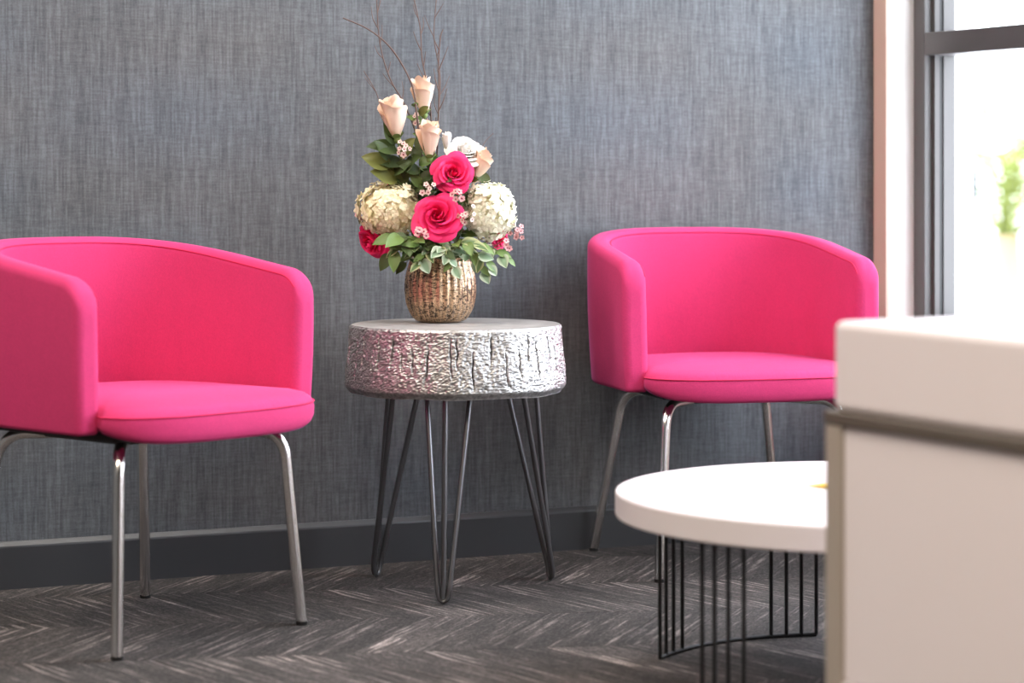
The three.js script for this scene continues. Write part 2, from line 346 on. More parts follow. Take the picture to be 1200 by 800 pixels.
// ---------------------------------------------------------------- silver stump table
const ST = V(-0.112, 0, -4.996);
const stumpTable = thing('stump_table', 'silver painted tree stump side table on black hairpin legs', 'side table');
stumpTable.position.copy(ST);
const silver = mat(lin(1, 1, 1), 0.42, 0.82, { vertexColors: true });
{
  const n1 = latticeNoise(76, 3, 81), n2 = latticeNoise(190, 9, 82), n3 = latticeNoise(340, 40, 83), n4 = latticeNoise(22, 3, 84), n5 = latticeNoise(420, 130, 85), n6 = latticeNoise(90, 40, 86);
  const B = 0.396, T = 0.531, NU = 900, NV = 110;
  const cracks = []; for (let i = 0; i < 46; i++) { const v0 = rr(0.08, 0.45); cracks.push([(i + rr(0.1, 0.9)) / 46, v0, Math.min(0.96, v0 + rr(0.35, 0.85)), rr(0.0007, 0.0016), rr(0, 9)]); }
  const crack = (u, v) => { let best = 0; for (const [c, v0, v1, w, ph] of cracks) { if (v < v0 || v > v1) continue; const x = c + 0.0016 * Math.sin(v * 5 + ph) + 0.0014 * (n2(ph * 0.1, v) - 0.5) + 0.0005 * Math.sin(v * 23 + ph); let d = Math.abs(u - x); d = Math.min(d, 1 - d); if (d > 0.006) continue; best = Math.max(best, (1 - smooth(w * 0.4, w, d)) * smooth(v0, v0 + 0.2, v) * smooth(v1, v1 - 0.2, v)); } return best; };
  const relief = (u, v) => { const e = smooth(0, 0.06, v) * smooth(1, 0.97, v), low = smooth(0.2, 0.02, v); return e * (1 - 0.6 * low) * (0.002 * (n1(u, v) - 0.5) + 0.0014 * (n2(u, v) - 0.5) + 0.0019 * (n3(u, v) - 0.5) + 0.0030 * (n5(u, v) - 0.5) * 0.75 + 0.0004 * (n6(u, v) - 0.5) - 0.0055 * crack(u, v)); };
  const bump = (u) => 0.006 * (n4(u, 0.5) - 0.5) * 1.4;
  const side = grid(NU, NV, (u, v) => {
    const a = u * 2 * Math.PI, body = 0.213 + 0.009 * smooth(1, 0.15, v) - 0.009 * Math.pow(smooth(0.12, 0, v), 1.6) - 0.003 * smooth(0.965, 1, v);
    const r = body + bump(u) + relief(u, v), y = B + (T - B) * v + 0.003 * (n4(u + 0.5, 0) - 0.5) * (1 - v);
    return V(r * Math.sin(a), y, r * Math.cos(a));
  }, null, (u, v) => { const k = 1 - 0.82 * crack(u, v) * smooth(0, 0.1, v), s = 0.86 + 0.45 * (n3(u, v) - 0.5) + 0.4 * (n6(u, v) - 0.5) + 0.35 * (n5(u, v) - 0.5), d = 0.58 * k * s; return [d, d * 0.985, d * 0.975]; });
  const topN = latticeNoise(40, 3, 87), ringN = latticeNoise(4, 36, 88);
  const lid = (y, s, up) => grid(128, 16, (u, v) => { const a = u * 2 * Math.PI, r = (0.213 - (up ? 0.003 : 0.007) + bump(u)) * (up ? 1 : 0.985) * v; return V(r * Math.sin(a), y + (up ? 0.0012 * (ringN(u, v) - 0.5) * smooth(1, 0.9, v) : 0), r * Math.cos(a)); }, null, (u, v) => { const d = 0.36 + 0.12 * (ringN(u, v) - 0.5) + 0.08 * (topN(u, v) - 0.5); return [d * 1.04, d * 0.98, d * 0.94]; });
  const bark = mesh('bark_slab', side, silver, stumpTable);
  const top = mesh('slab_top', lid(T, 1, true), mat(lin(1, 1, 1), 0.55, 0.35, { vertexColors: true }), stumpTable);
  mesh('slab_underside', lid(B + 0.0005, 1, false), silver, stumpTable);
  const steel = mat(lin(0.17, 0.17, 0.18), 0.32, 0.9);
  for (const ang of [-95.8, 144.4, 22.6]) {
    const a = ang * Math.PI / 180, e = V(Math.cos(a), 0, -Math.sin(a)), q = V(-e.z, 0, e.x), foot = e.clone().multiplyScalar(0.205), r = 0.0056;
    const at = (rad, tan, y) => e.clone().multiplyScalar(rad).addScaledVector(q, tan).setY(y);
    const leg = mesh('hairpin_leg', (() => {
      const c = new THREE.CurvePath(), l = at(0.127, -0.043, 0.398), l2 = at(0.2055, -0.0115, 0.03), r2 = at(0.2055, 0.0115, 0.03), rt = at(0.127, 0.043, 0.398), b = at(0.207, 0, r);
      c.add(new THREE.LineCurve3(l, l2)); c.add(new THREE.CubicBezierCurve3(l2, at(0.2075, -0.0102, 0.012), at(0.2075, -0.006, r), b)); c.add(new THREE.CubicBezierCurve3(b, at(0.2075, 0.006, r), at(0.2075, 0.0102, 0.012), r2)); c.add(new THREE.LineCurve3(r2, rt));
      return new THREE.TubeGeometry(c, 90, r, 10);
    })(), steel, stumpTable);
    mesh('brace_rod', new THREE.TubeGeometry(new THREE.LineCurve3(at(0.174, 0.0, 0.398), at(0.2085, 0, 0.012)), 2, r, 10), steel, leg);
    const pl = rbox(-0.06, 0.06, 0.393, 0.3965, -0.03, 0.03, 0.001, 1); pl.rotateY(a + Math.PI / 2); pl.translate(e.x * 0.137, 0, e.z * 0.137);
    mesh('mounting_plate', pl, steel, leg);
  }
}

// ---------------------------------------------------------------- mercury glass vase
const VB = V(-0.146, 0.5318, -5.05);
const vase = thing('vase', 'ribbed bronze mercury glass vase on the silver stump table', 'vase');
vase.position.copy(VB);
const vaseTex = (() => {
  const a = latticeNoise(60, 22, 91), b = latticeNoise(150, 60, 92), c = latticeNoise(9, 4, 93), d = latticeNoise(200, 5, 94), e = latticeNoise(30, 90, 95);
  return texture(1024, 512, (u, v) => {
    const n = 0.4 * a(u, v) + 0.35 * b(u, v) + 0.25 * c(u, v), hole = 0.8 * smooth(0.61, 0.72, n), str = smooth(0.66, 0.8, 0.6 * d(u, v) + 0.4 * b(v, u)) * 0.6, h2 = smooth(0.68, 0.78, e(u, v)) * 0.5;
    const k = (1 - 0.8 * hole) * (1 - str) * (1 - h2), t = 0.85 + 0.4 * (b(u, v) - 0.5);
    return [0.80 * k * t + 0.10, 0.67 * k * t + 0.08, 0.53 * k * t + 0.065];
  });
})();
const mercury = mat(lin(1, 1, 1), 0.34, 0.78, { map: vaseTex, bumpMap: vaseTex, bumpScale: 0.0006, clearcoat: 0.5, clearcoatRoughness: 0.15 });
{
  const prof = new THREE.CatmullRomCurve3([[0.040, 0], [0.050, 0.004], [0.060, 0.016], [0.0685, 0.036], [0.0722, 0.062], [0.0712, 0.088], [0.066, 0.112], [0.0625, 0.126], [0.064, 0.132]].map(([r, y]) => V(r, y, 0)));
  mesh('body', grid(192, 48, (u, v) => { const p = prof.getPointAt(v), a = u * 2 * Math.PI, r = p.x * (1 + 0.016 * Math.cos(a * 30) * smooth(0.04, 0.15, v) * smooth(1, 0.9, v)); return V(r * Math.sin(a), p.y, r * Math.cos(a)); }, (u, v) => [u * 2, v]), mercury, vase);
  mesh('inner_wall', grid(64, 16, (u, v) => { const p = prof.getPointAt(v), a = u * 2 * Math.PI, r = p.x - 0.003; return V(r * Math.sin(a), Math.max(0.003, p.y), r * Math.cos(a)); }), mat(lin(0.16, 0.12, 0.08), 0.4, 0.5), vase);
  const b = new THREE.CylinderGeometry(0.041, 0.040, 0.003, 48); b.translate(0, 0.0015, 0); mesh('base', b, mercury, vase);
}

// ---------------------------------------------------------------- flowers in the vase; positions in millimetres of the bouquet, x right, y up from the vase foot, z forward
const K = 0.001741;
const at = (px, py, z) => V(VB.x + (px - 516) * K, VB.y + (379 - py) * K, VB.z + z);
const hotPink = mat(lin(0.92, 0.022, 0.17), 0.62, 0, { sheen: 0.3, sheenRoughness: 0.5, sheenColor: lin(1, 0.3, 0.5) });
const blush = mat(lin(0.93, 0.71, 0.56), 0.65), ivory = mat(lin(0.93, 0.9, 0.86), 0.65);
const stemGreen = mat(lin(0.10, 0.17, 0.045), 0.6), calyxGreen = mat(lin(0.20, 0.30, 0.08), 0.6);
function petalGeo(R, h, flare, half, lip, seedWave, swirl = 0.2, nu = 9, nv = 10) {
  return grid(nu, nv, (a, b) => {
    const u = a * 2 - 1, v = b * (1 - 0.16 * Math.pow(Math.abs(u), 2.5) - 0.03 * Math.cos(u * 4 + seedWave)), w = 0.4 + 0.6 * smooth(0, 0.5, b);
    const ph = u * half * w, r = R * (0.22 + 0.78 * Math.pow(Math.sin(Math.min(1, v) * Math.PI / 2), 0.7)) + flare * R * Math.pow(v, 3.2) + swirl * R * u * smooth(0.15, 0.7, b) + 0.06 * Math.pow(b, 7) * (1 - 0.5 * u * u) * (R > 0.12 ? 1 : 0.2);
    const y = h * v - lip * h * Math.pow(v, 6) - 0.03 * Math.pow(b, 8) * (R > 0.12 ? 1 : 0) + 0.015 * Math.sin(u * 5 + seedWave * 3) * b;
    return V(r * Math.sin(ph), y, r * Math.cos(ph));
  });
}
const ROSE = [[2, 0.055, 0.50, -0.6, 1.5, 0, 0.0, 0.3], [3, 0.095, 0.53, -0.35, 1.15, 0, 0.4, 0.3], [3, 0.145, 0.53, -0.15, 1.1, 0.02, 1.4, 0.28], [3, 0.20, 0.50, 0.05, 1.15, 0.05, 0.3, 0.26], [4, 0.245, 0.45, 0.25, 0.95, 0.1, 1.0, 0.24], [4, 0.285, 0.38, 0.45, 0.95, 0.18, 0.25, 0.22], [5, 0.305, 0.30, 0.62, 0.8, 0.26, 0.8, 0.2]]
  .map(([n, R, h, f, half, lip, off, sw], k) => ({ n, off, geos: [0, 1].map((s) => petalGeo(R, h, f, half, lip, s * 2 + k, sw)) }));
const BUD = [[2, 0.08, 0.97, -0.3, 1.7, 0, 0], [3, 0.15, 0.99, -0.05, 1.4, 0.0, 0.6], [3, 0.225, 0.99, 0.0, 1.25, 0.01, 0.1], [3, 0.275, 0.95, 0.06, 1.15, 0.03, 1.1], [3, 0.30, 0.82, 0.14, 1.0, 0.06, 0.5]]
  .map(([n, R, h, f, half, lip, off], k) => ({ n, off, geos: [0, 1].map((s) => petalGeo(R, h, f, half, lip, s * 2 + k)) }));
const sepalGeo = grid(4, 6, (a, b) => { const u = a * 2 - 1, w = Math.sin(Math.PI * Math.pow(b, 0.6) * 0.98 + 0.02) * 0.11; return V(u * w, 0.0 + 0.30 * b - 0.16 * b * b, 0.06 + 0.32 * b * (1 - 0.35 * b)); });
const calyxGeo = (() => { const g = new THREE.SphereGeometry(0.11, 12, 8); g.scale(1, 0.8, 1); g.translate(0, -0.02, 0); return g; })();
function stemTo(group, from, bend = 0.4) {             // a stem from a flower down into the vase, in the flower's own axes
  const mouth = V(VB.x + (from.x - VB.x) * 0.2, VB.y + 0.115, VB.z + (from.z - VB.z) * 0.2), deep = V(VB.x - (from.x - VB.x) * 0.1, VB.y + 0.03, VB.z - (from.z - VB.z) * 0.1);
  const mid = from.clone().lerp(mouth, 0.5); mid.x += (from.x - mouth.x) * 0.12; mid.y += 0.01;
  group.updateMatrixWorld(true);
  return [from, mid, mouth, deep].map((p) => group.worldToLocal(p.clone()));
}
function flowerHead(t, layers, material, size, turn) {
  for (const l of layers) for (let i = 0; i < l.n; i++) {
    const p = mesh('petal', l.geos[i % 2], material, t);
    p.rotation.y = turn + l.off + i * 2 * Math.PI / l.n + rr(-0.15, 0.15); p.rotation.z = rr(-0.09, 0.09); p.rotation.x = rr(-0.07, 0.07); const s = rr(0.92, 1.06); p.scale.set(s, s, s);
  }
}
function rose(name, label, category, group, layers, material, px, py, z, size, axis, slim = layers === BUD ? 0.86 : 1, sepals = 5) {
  const t = thing(name, label, category, group), a = V(...axis).normalize();
  t.position.copy(at(px, py, z)); t.quaternion.setFromUnitVectors(V(0, 1, 0), a); t.scale.set(size * slim, size * (slim < 1 ? 1.08 : 1), size * slim);
  flowerHead(t, layers, material, size, rr(0, 6));
  mesh('calyx', calyxGeo, calyxGreen, t);
  for (let i = 0; i < sepals; i++) mesh('sepal', sepalGeo, calyxGreen, t).rotation.y = i * 2 * Math.PI / 5;
  mesh('stem', tube(stemTo(t, t.position.clone().addScaledVector(a, -0.05 * size)), 0.0026 / size, 20, 6), stemGreen, t);
  return t;
}
// open roses: position is the base of the head, which faces along its axis
const GP = 'hot pink roses in the vase';
rose('rose', 'largest open hot pink rose, low in the middle between the two hydrangeas', 'rose', GP, ROSE, hotPink, 515, 259, 0.062, 0.1, [-0.02, 0.28, 1]);
rose('rose', 'open hot pink rose just above the largest pink rose', 'rose', GP, ROSE, hotPink, 531, 209, 0.035, 0.083, [0.08, 0.35, 1]);
rose('rose', 'hot pink rose hanging low behind the cream hydrangea and leaves', 'rose', GP, ROSE, hotPink, 444, 280, -0.008, 0.078, [-0.6, -0.5, 0.6]);
rose('rose', 'hot pink rose peeping over the top of the cream hydrangea', 'rose', GP, ROSE, hotPink, 459, 230, -0.035, 0.06, [-0.5, 0.5, 0.45]);
rose('rose', 'small hot pink rose half hidden under the white hydrangea', 'rose', GP, ROSE, hotPink, 581, 281, -0.01, 0.045, [0.75, -0.1, 0.6]);
const GW = 'pale rosebuds at the top of the vase arrangement';
rose('rosebud', 'blush rosebud leaning out over the dark leaves', 'rosebud', GW, BUD, blush, 466, 165, 0.02, 0.0825, [-0.18, 1, 0.12]);
rose('rosebud', 'topmost blush rosebud among the bare twigs', 'rosebud', GW, BUD, blush, 497, 136, -0.005, 0.0723, [-0.07, 1, 0.05]);
rose('rosebud', 'blush rosebud standing above the upper pink rose', 'rosebud', GW, BUD, blush, 504, 188, 0.035, 0.0746, [0.0, 1, 0.15]);
rose('rosebud', 'blush rosebud tilted out above the white hydrangea', 'rosebud', GW, BUD, blush, 556, 213, 0.01, 0.0633, [0.42, 1, 0.2]);
rose('rosebud', 'small white rosebud beside the open white rose', 'rosebud', GW, BUD, ivory, 523, 178, 0.0, 0.034, [0.0, 1, 0.1]);
rose('white_rose', 'open white rose behind the upper pink rose', 'rose', GW, ROSE, ivory, 543, 187, -0.005, 0.078, [0.15, 0.8, 0.75]);

// hydrangeas
const floretGeo = (() => {
  const petal = grid(3, 3, (a, b) => { const u = a * 2 - 1, w = 0.42 * Math.sqrt(Math.sin(Math.PI * (0.12 + 0.8 * b))); return V(u * w, 0.14 * b * b - 0.08 * u * u + 0.02, 0.08 + 0.85 * b - 0.1 * u * u * b); });
  return mergeGeometries([0, 1, 2, 3].map((i) => petal.clone().rotateY(i * Math.PI / 2)));
})();
function hydrangea(label, px, py, z, rx, ry, rz, color, n) {
  const t = thing('hydrangea', label, 'hydrangea', 'hydrangea heads in the vase');
  t.position.copy(at(px, py, z));
  const gs = [], q = new THREE.Quaternion(), m = new THREE.Matrix4();
  for (let i = 0; i < n; i++) {
    const y = 1 - 2 * (i + 0.5) / n, a = i * 2.39996 + rr(-0.2, 0.2), r = Math.sqrt(1 - y * y), d = V(r * Math.cos(a), y, r * Math.sin(a)), k = rr(0.82, 1.07) * (1 + 0.09 * Math.sin(d.x * 5 + 1) * Math.sin(d.y * 5));
    q.setFromUnitVectors(V(0, 1, 0), d.clone().add(V(rr(-0.2, 0.2), rr(-0.2, 0.2), rr(-0.2, 0.2))).normalize()).multiply(new THREE.Quaternion().setFromAxisAngle(V(0, 1, 0), rr(0, 6)));
    const s = rr(0.0095, 0.0125); m.compose(V(d.x * rx * k, d.y * ry * k, d.z * rz * k), q, V(s, s, s));
    gs.push(floretGeo.clone().applyMatrix4(m));
  }
  const f = mesh('florets', mergeGeometries(gs), mat(color, 1, 0, { transmission: 0.15, thickness: 0 }), t); f.userData.kind = 'stuff';
  const core = new THREE.SphereGeometry(1, 20, 14); core.scale(rx * 0.84, ry * 0.84, rz * 0.84); mesh('core', core, mat(lin(0.88, 0.82, 0.56), 0.9), t);
  mesh('stem', tube(stemTo(t, t.position.clone()), 0.0035, 20, 6), stemGreen, t);
}
hydrangea('cream hydrangea head beside the lower pink rose, over variegated leaves', 458, 248, 0.02, 0.068, 0.055, 0.05, lin(0.95, 0.86, 0.60), 360);
hydrangea('white hydrangea head on the window side of the vase', 573, 249, 0.02, 0.053, 0.060, 0.05, lin(0.96, 0.94, 0.77), 360);

// greenery
function leafGeo(L, W, bend, fold, tip, variegated, green, cream) {
  return grid(6, 10, (a, b) => {
    const u = a * 2 - 1, w = W * Math.pow(Math.sin(Math.PI * Math.pow(b, tip)), 0.8) + 0.0006;
    return V(u * w, -bend * b * b * L + fold * w * u * u + 0.02 * L * Math.sin(b * 9) * u * u, L * b);
  }, null, (a, b) => { const u = Math.abs(a * 2 - 1), e = variegated ? smooth(0.45, 0.8, u + 0.25 * (b > 0.8 ? (b - 0.8) * 5 : 0)) : 0; return green.map((g, i) => g * (1 - e) + cream[i] * e); });
}
const leafMat = mat(lin(1, 1, 1), 0.5, 0, { vertexColors: true });
const DARK = leafGeo(1, 0.34, 0.35, 0.25, 0.8, false, [0.055, 0.085, 0.022], [0, 0, 0]), OLIVE = leafGeo(1, 0.36, 0.25, 0.2, 0.8, false, [0.16, 0.17, 0.04], [0, 0, 0]);
const VARIEG = leafGeo(1, 0.29, 0.4, 0.2, 0.85, true, [0.08, 0.14, 0.04], [0.46, 0.48, 0.24]), ROUND = leafGeo(1, 0.42, 0.3, 0.2, 0.72, true, [0.22, 0.34, 0.20], [0.55, 0.62, 0.45]), MID = leafGeo(1, 0.30, 0.4, 0.25, 0.8, false, [0.13, 0.21, 0.05], [0, 0, 0]);
function sprig(name, label, path, leaves, geos, size, jitter = 0.9, from = 0.35) {
  const t = thing(name, label, 'foliage', 'foliage in the vase'), pts = path.map((p) => at(...p)), base = pts[0].clone();
  t.position.copy(base);
  const local = pts.map((p) => p.clone().sub(base)), curve = new THREE.CatmullRomCurve3(local);
  mesh('stem', taperTube(local, 0.0018, 0.0008, 20, 5), stemGreen, t);
  for (let i = 0; i < leaves; i++) {
    const k = from + (1 - from) * i / Math.max(1, leaves - 1), p = curve.getPointAt(Math.min(1, k)), tan = curve.getTangentAt(Math.min(1, k)), side = i === leaves - 1 ? 0 : i % 2 ? 1 : -1;
    const l = mesh('leaf', geos[i % geos.length], leafMat, t), s = size * 1.2 * rr(0.8, 1.2);
    const dir = tan.clone().multiplyScalar(0.75).add(V(side * 0.75 + rr(-0.3, 0.3) * jitter, rr(-0.35, 0.35) * jitter, 0.35 + rr(-0.3, 0.5) * jitter)).normalize();
    const up = V(rr(-0.35, 0.35), 0.7 + rr(-0.2, 0.2), 0.75).addScaledVector(dir, -V(0, 0.7, 0.75).dot(dir)).normalize(), xx = up.clone().cross(dir).normalize(), uu = dir.clone().cross(xx).normalize();
    l.quaternion.setFromRotationMatrix(new THREE.Matrix4().makeBasis(xx, uu, dir)); l.position.copy(p); l.scale.setScalar(s);
  }
}
sprig('leafy_sprig', 'dark green leafy sprig below the leaning blush rosebud', [[508, 300, -0.01], [490, 240, 0.0], [474, 200, 0.015], [463, 172, 0.02]], 10, [DARK, OLIVE, DARK], 0.046, 1, 0.45);
sprig('leafy_sprig', 'olive green sprig spreading out above the cream hydrangea', [[505, 300, -0.01], [485, 235, 0.01], [464, 210, 0.02], [455, 190, 0.03]], 8, [OLIVE, DARK], 0.044, 1, 0.5);
sprig('leafy_sprig', 'narrow dark green sprig in the gap beside the blush rosebud above the upper pink rose', [[510, 300, 0], [500, 240, 0.02], [492, 205, 0.03], [493, 180, 0.03]], 10, [DARK, MID, DARK], 0.034, 1, 0.4);
sprig('leafy_sprig', 'light green sprig under the topmost rosebud', [[512, 300, -0.02], [503, 200, 0], [496, 150, 0.0], [488, 128, 0.01]], 9, [MID, OLIVE], 0.024, 1, 0.55);
sprig('leafy_sprig', 'green sprig behind the upper pink rose and the white rose', [[516, 300, -0.02], [525, 230, -0.02], [538, 200, -0.015], [560, 205, 0.005]], 9, [DARK, MID], 0.034, 1, 0.35);
sprig('variegated_sprig', 'cream edged leaves drooping under the cream hydrangea', [[505, 305, 0.03], [490, 292, 0.07], [474, 290, 0.085], [460, 298, 0.08]], 9, [VARIEG, MID, DARK], 0.032, 0.8, 0.2);
sprig('variegated_sprig', 'broad green leaf fan in front of the cream hydrangea', [[508, 306, 0.03], [492, 285, 0.08], [476, 278, 0.09], [464, 279, 0.09]], 7, [MID, DARK, MID], 0.036, 0.7, 0.3);
sprig('variegated_sprig', 'cream edged leaves hanging over the vase rim below the largest pink rose', [[512, 305, 0.03], [508, 292, 0.08], [500, 298, 0.095], [494, 308, 0.095]], 11, [ROUND, VARIEG, MID], 0.023, 1, 0.1);
sprig('round_leaf_sprig', 'pale round leaves hanging over the middle of the vase rim', [[516, 305, 0.03], [520, 290, 0.085], [526, 300, 0.1], [533, 313, 0.1]], 12, [ROUND, MID, ROUND], 0.022, 1, 0.1);
sprig('round_leaf_sprig', 'pale round leaves under the white hydrangea', [[520, 305, 0.03], [540, 290, 0.08], [558, 297, 0.085], [574, 312, 0.08]], 13, [ROUND, VARIEG, MID], 0.023, 1, 0.1);
sprig('variegated_sprig', 'bright green leaf fan between the largest pink rose and the white hydrangea', [[518, 305, 0.03], [535, 285, 0.08], [548, 285, 0.09], [560, 288, 0.09]], 9, [MID, VARIEG], 0.031, 0.8, 0.2);
sprig('round_leaf_sprig', 'pale leaves reaching out on the window side of the vase', [[520, 305, 0.02], [555, 298, 0.05], [580, 296, 0.055], [594, 304, 0.05]], 8, [ROUND, MID], 0.024, 1, 0.35);
sprig('leafy_sprig', 'dark green filler leaves deep in the middle of the arrangement', [[516, 306, 0.0], [514, 270, 0.03], [512, 235, 0.035], [514, 220, 0.04]], 14, [DARK], 0.04, 1.6, 0.0);
sprig('leafy_sprig', 'dark green filler leaves deep under the white hydrangea', [[518, 306, 0.0], [538, 280, 0.03], [552, 262, 0.03], [548, 236, 0.035]], 12, [DARK, MID], 0.036, 1.6, 0.0);
sprig('leafy_sprig', 'dark green filler leaves deep under the cream hydrangea', [[514, 306, 0.0], [496, 288, 0.03], [478, 285, 0.03], [465, 280, 0.02]], 12, [DARK, MID], 0.036, 1.6, 0.0);

sprig('variegated_sprig', 'small cream edged leaves crowded at the vase rim under the cream hydrangea', [[512, 306, 0.02], [500, 296, 0.07], [488, 298, 0.08], [478, 308, 0.075]], 11, [VARIEG, DARK, MID], 0.026, 1.1, 0.1);
sprig('variegated_sprig', 'small cream edged leaves crowded at the vase rim under the largest pink rose', [[516, 306, 0.02], [516, 290, 0.085], [520, 292, 0.095], [526, 300, 0.095]], 11, [DARK, VARIEG, ROUND], 0.025, 1.2, 0.05);
sprig('round_leaf_sprig', 'small pale leaves dangling at the vase rim below the white hydrangea', [[518, 306, 0.02], [542, 296, 0.07], [556, 304, 0.075], [566, 318, 0.07]], 11, [ROUND, MID], 0.022, 1.1, 0.1);

// waxflower sprigs
const blossomGeo = mergeGeometries([...[0, 1, 2, 3, 4].map((i) => grid(3, 3, (a, b) => { const u = a * 2 - 1, w = 0.3 * Math.sin(Math.PI * (0.15 + 0.7 * b)); return V(u * w, 0.12 * b, 0.1 + 0.6 * b); }).rotateY(i * 1.2566))]);
const centreGeo = new THREE.SphereGeometry(0.2, 8, 6);
const waxPink = mat(lin(0.72, 0.40, 0.40), 0.7), waxPale = mat(lin(0.82, 0.62, 0.56), 0.7), waxCentre = mat(lin(0.35, 0.06, 0.10), 0.7), twigStem = mat(lin(0.16, 0.13, 0.06), 0.7);
function waxflower(label, path, spread, n, material, size = 0.0085) {
  const t = thing('waxflower_sprig', label, 'waxflower', 'waxflower sprigs in the vase'), pts = path.map((p) => at(...p)), base = pts[0].clone(), local = pts.map((p) => p.clone().sub(base)), end = local[local.length - 1];
  t.position.copy(base);
  mesh('stem', taperTube(local, 0.0014, 0.0007, 18, 5), twigStem, t);
  for (let i = 0; i < n; i++) {
    const o = V(rr(-1, 1) * spread, rr(-1, 1) * spread, rr(-0.2, 1) * spread * 0.7), p = end.clone().add(o);
    const b = mesh('blossom', blossomGeo, material, t); b.position.copy(p); b.scale.setScalar(size * rr(0.85, 1.2)); b.quaternion.setFromUnitVectors(V(0, 1, 0), V(o.x * 40 + rr(-0.4, 0.4), o.y * 40 + 0.3, 1).normalize());
    mesh('centre', centreGeo, waxCentre, b);
    mesh('stalk', taperTube([end.clone().add(V(0, -0.012, -0.006)), end.clone().lerp(p, 0.6).add(V(0, -0.003, -0.003)), p], 0.0007, 0.0006, 6, 4), twigStem, t);
  }
}
waxflower('pale waxflowers just under the leaning blush rosebud', [[506, 300, -0.01], [488, 220, 0.01], [474, 176, 0.04]], 0.014, 8, waxPale);
waxflower('pale waxflowers between the leaning rosebud and the topmost rosebud', [[508, 300, -0.02], [494, 200, 0], [484, 142, 0.01]], 0.010, 5, waxPale, 0.007);
waxflower('pink waxflowers tucked between the largest pink rose and the cream hydrangea', [[510, 304, 0.02], [502, 290, 0.08], [496, 274, 0.105]], 0.011, 5, waxPink, 0.0095);
waxflower('pink waxflowers between the two open pink roses and the white hydrangea', [[516, 304, 0.01], [530, 260, 0.06], [537, 230, 0.09]], 0.012, 6, waxPink, 0.0095);
waxflower('pale waxflowers along the inner edge of the white hydrangea', [[518, 304, 0.01], [540, 275, 0.06], [547, 252, 0.085]], 0.018, 9, waxPale, 0.0075);
waxflower('pink waxflowers poking out past the outer side of the white hydrangea', [[520, 304, 0.0], [570, 295, 0.02], [604, 272, 0.02]], 0.014, 9, waxPink, 0.008);
waxflower('pink waxflowers below the white hydrangea, near the pale leaves', [[520, 304, 0.02], [562, 298, 0.05], [592, 288, 0.05]], 0.010, 5, waxPink, 0.008);
waxflower('pink waxflowers poking out past the outer side of the cream hydrangea', [[508, 304, 0.0], [450, 285, 0.0], [421, 258, 0.01]], 0.008, 4, waxPink, 0.007);
waxflower('pale waxflowers above the largest pink rose, over the dark leaves', [[512, 304, 0.0], [505, 250, 0.05], [502, 222, 0.07]], 0.013, 6, waxPale, 0.008);

// bare twigs
const bark = mat(lin(0.15, 0.10, 0.085), 0.9);
function twig(label, path, r, side) {
  const t = thing('twig', label, 'twig', 'bare twigs rising from the vase'), pts = path.map((p) => at(...p)), base = pts[0].clone(), local = pts.map((p) => p.clone().sub(base));
  t.position.copy(base);
  const curve = new THREE.CatmullRomCurve3(local);
  r *= 1.5;
  mesh('branch', taperTube(local, r, r * 0.45, 48, 6), bark, t);
  for (let i = 0; i < side; i++) {
    const k = 0.5 + 0.45 * (i + 0.5) / side, p = curve.getPointAt(k), tan = curve.getTangentAt(k), s = i % 2 ? 1 : -1, d = tan.clone().add(V(s * rr(0.2, 0.55), rr(0, 0.3), rr(-0.3, 0.3))).normalize(), L = rr(0.02, 0.05);
    mesh('twiglet', taperTube([p, p.clone().addScaledVector(d, L * 0.5).add(V(s * 0.002, 0, 0)), p.clone().addScaledVector(d, L).add(V(s * rr(-0.004, 0.006), rr(0, 0.006), 0))], r * 0.5, r * 0.25, 8, 5), bark, t);
  }
}
twig('longest bare brown twig arching far out to the side', [[505, 300, 0], [496, 200, 0], [489, 140, 0.02], [485, 108, 0.025], [475, 84, 0.03], [456, 56, 0.03], [432, 37, 0.03], [403, 24, 0.03]], 0.0021, 0);
twig('straight bare twig rising beside the topmost rosebud', [[510, 300, -0.01], [512, 180, -0.01], [514, 120, -0.01], [514, 70, -0.01], [517, 40, -0.01], [519, 36, -0.01]], 0.0018, 5);
twig('forked bare twig rising behind the topmost rosebud', [[508, 300, -0.02], [506, 170, -0.02], [502, 110, -0.02], [494, 70, -0.02], [492, 35, -0.02], [484, -2, -0.02]], 0.0017, 7);
twig('thin bare twig standing between the leaning rosebud and the longest twig', [[506, 300, -0.02], [490, 170, -0.02], [474, 125, -0.02], [457, 95, -0.02], [445, 55, -0.02], [440, -8, -0.02]], 0.0016, 8);
twig('slender bare twig leaning slightly inwards at the top', [[512, 300, -0.03], [512, 160, -0.03], [515, 90, -0.03], [508, 45, -0.03], [511, -5, -0.03]], 0.0014, 6);
twig('short bare twig behind the leaning blush rosebud', [[506, 300, -0.03], [470, 180, -0.03], [446, 130, -0.03], [440, 110, -0.03], [425, 84, -0.03]], 0.0013, 3);
twig('short bare twig sticking out above the tilted rosebud', [[514, 300, -0.01], [545, 215, 0], [562, 180, 0], [570, 166, 0], [578, 158, 0]], 0.0010, 1);

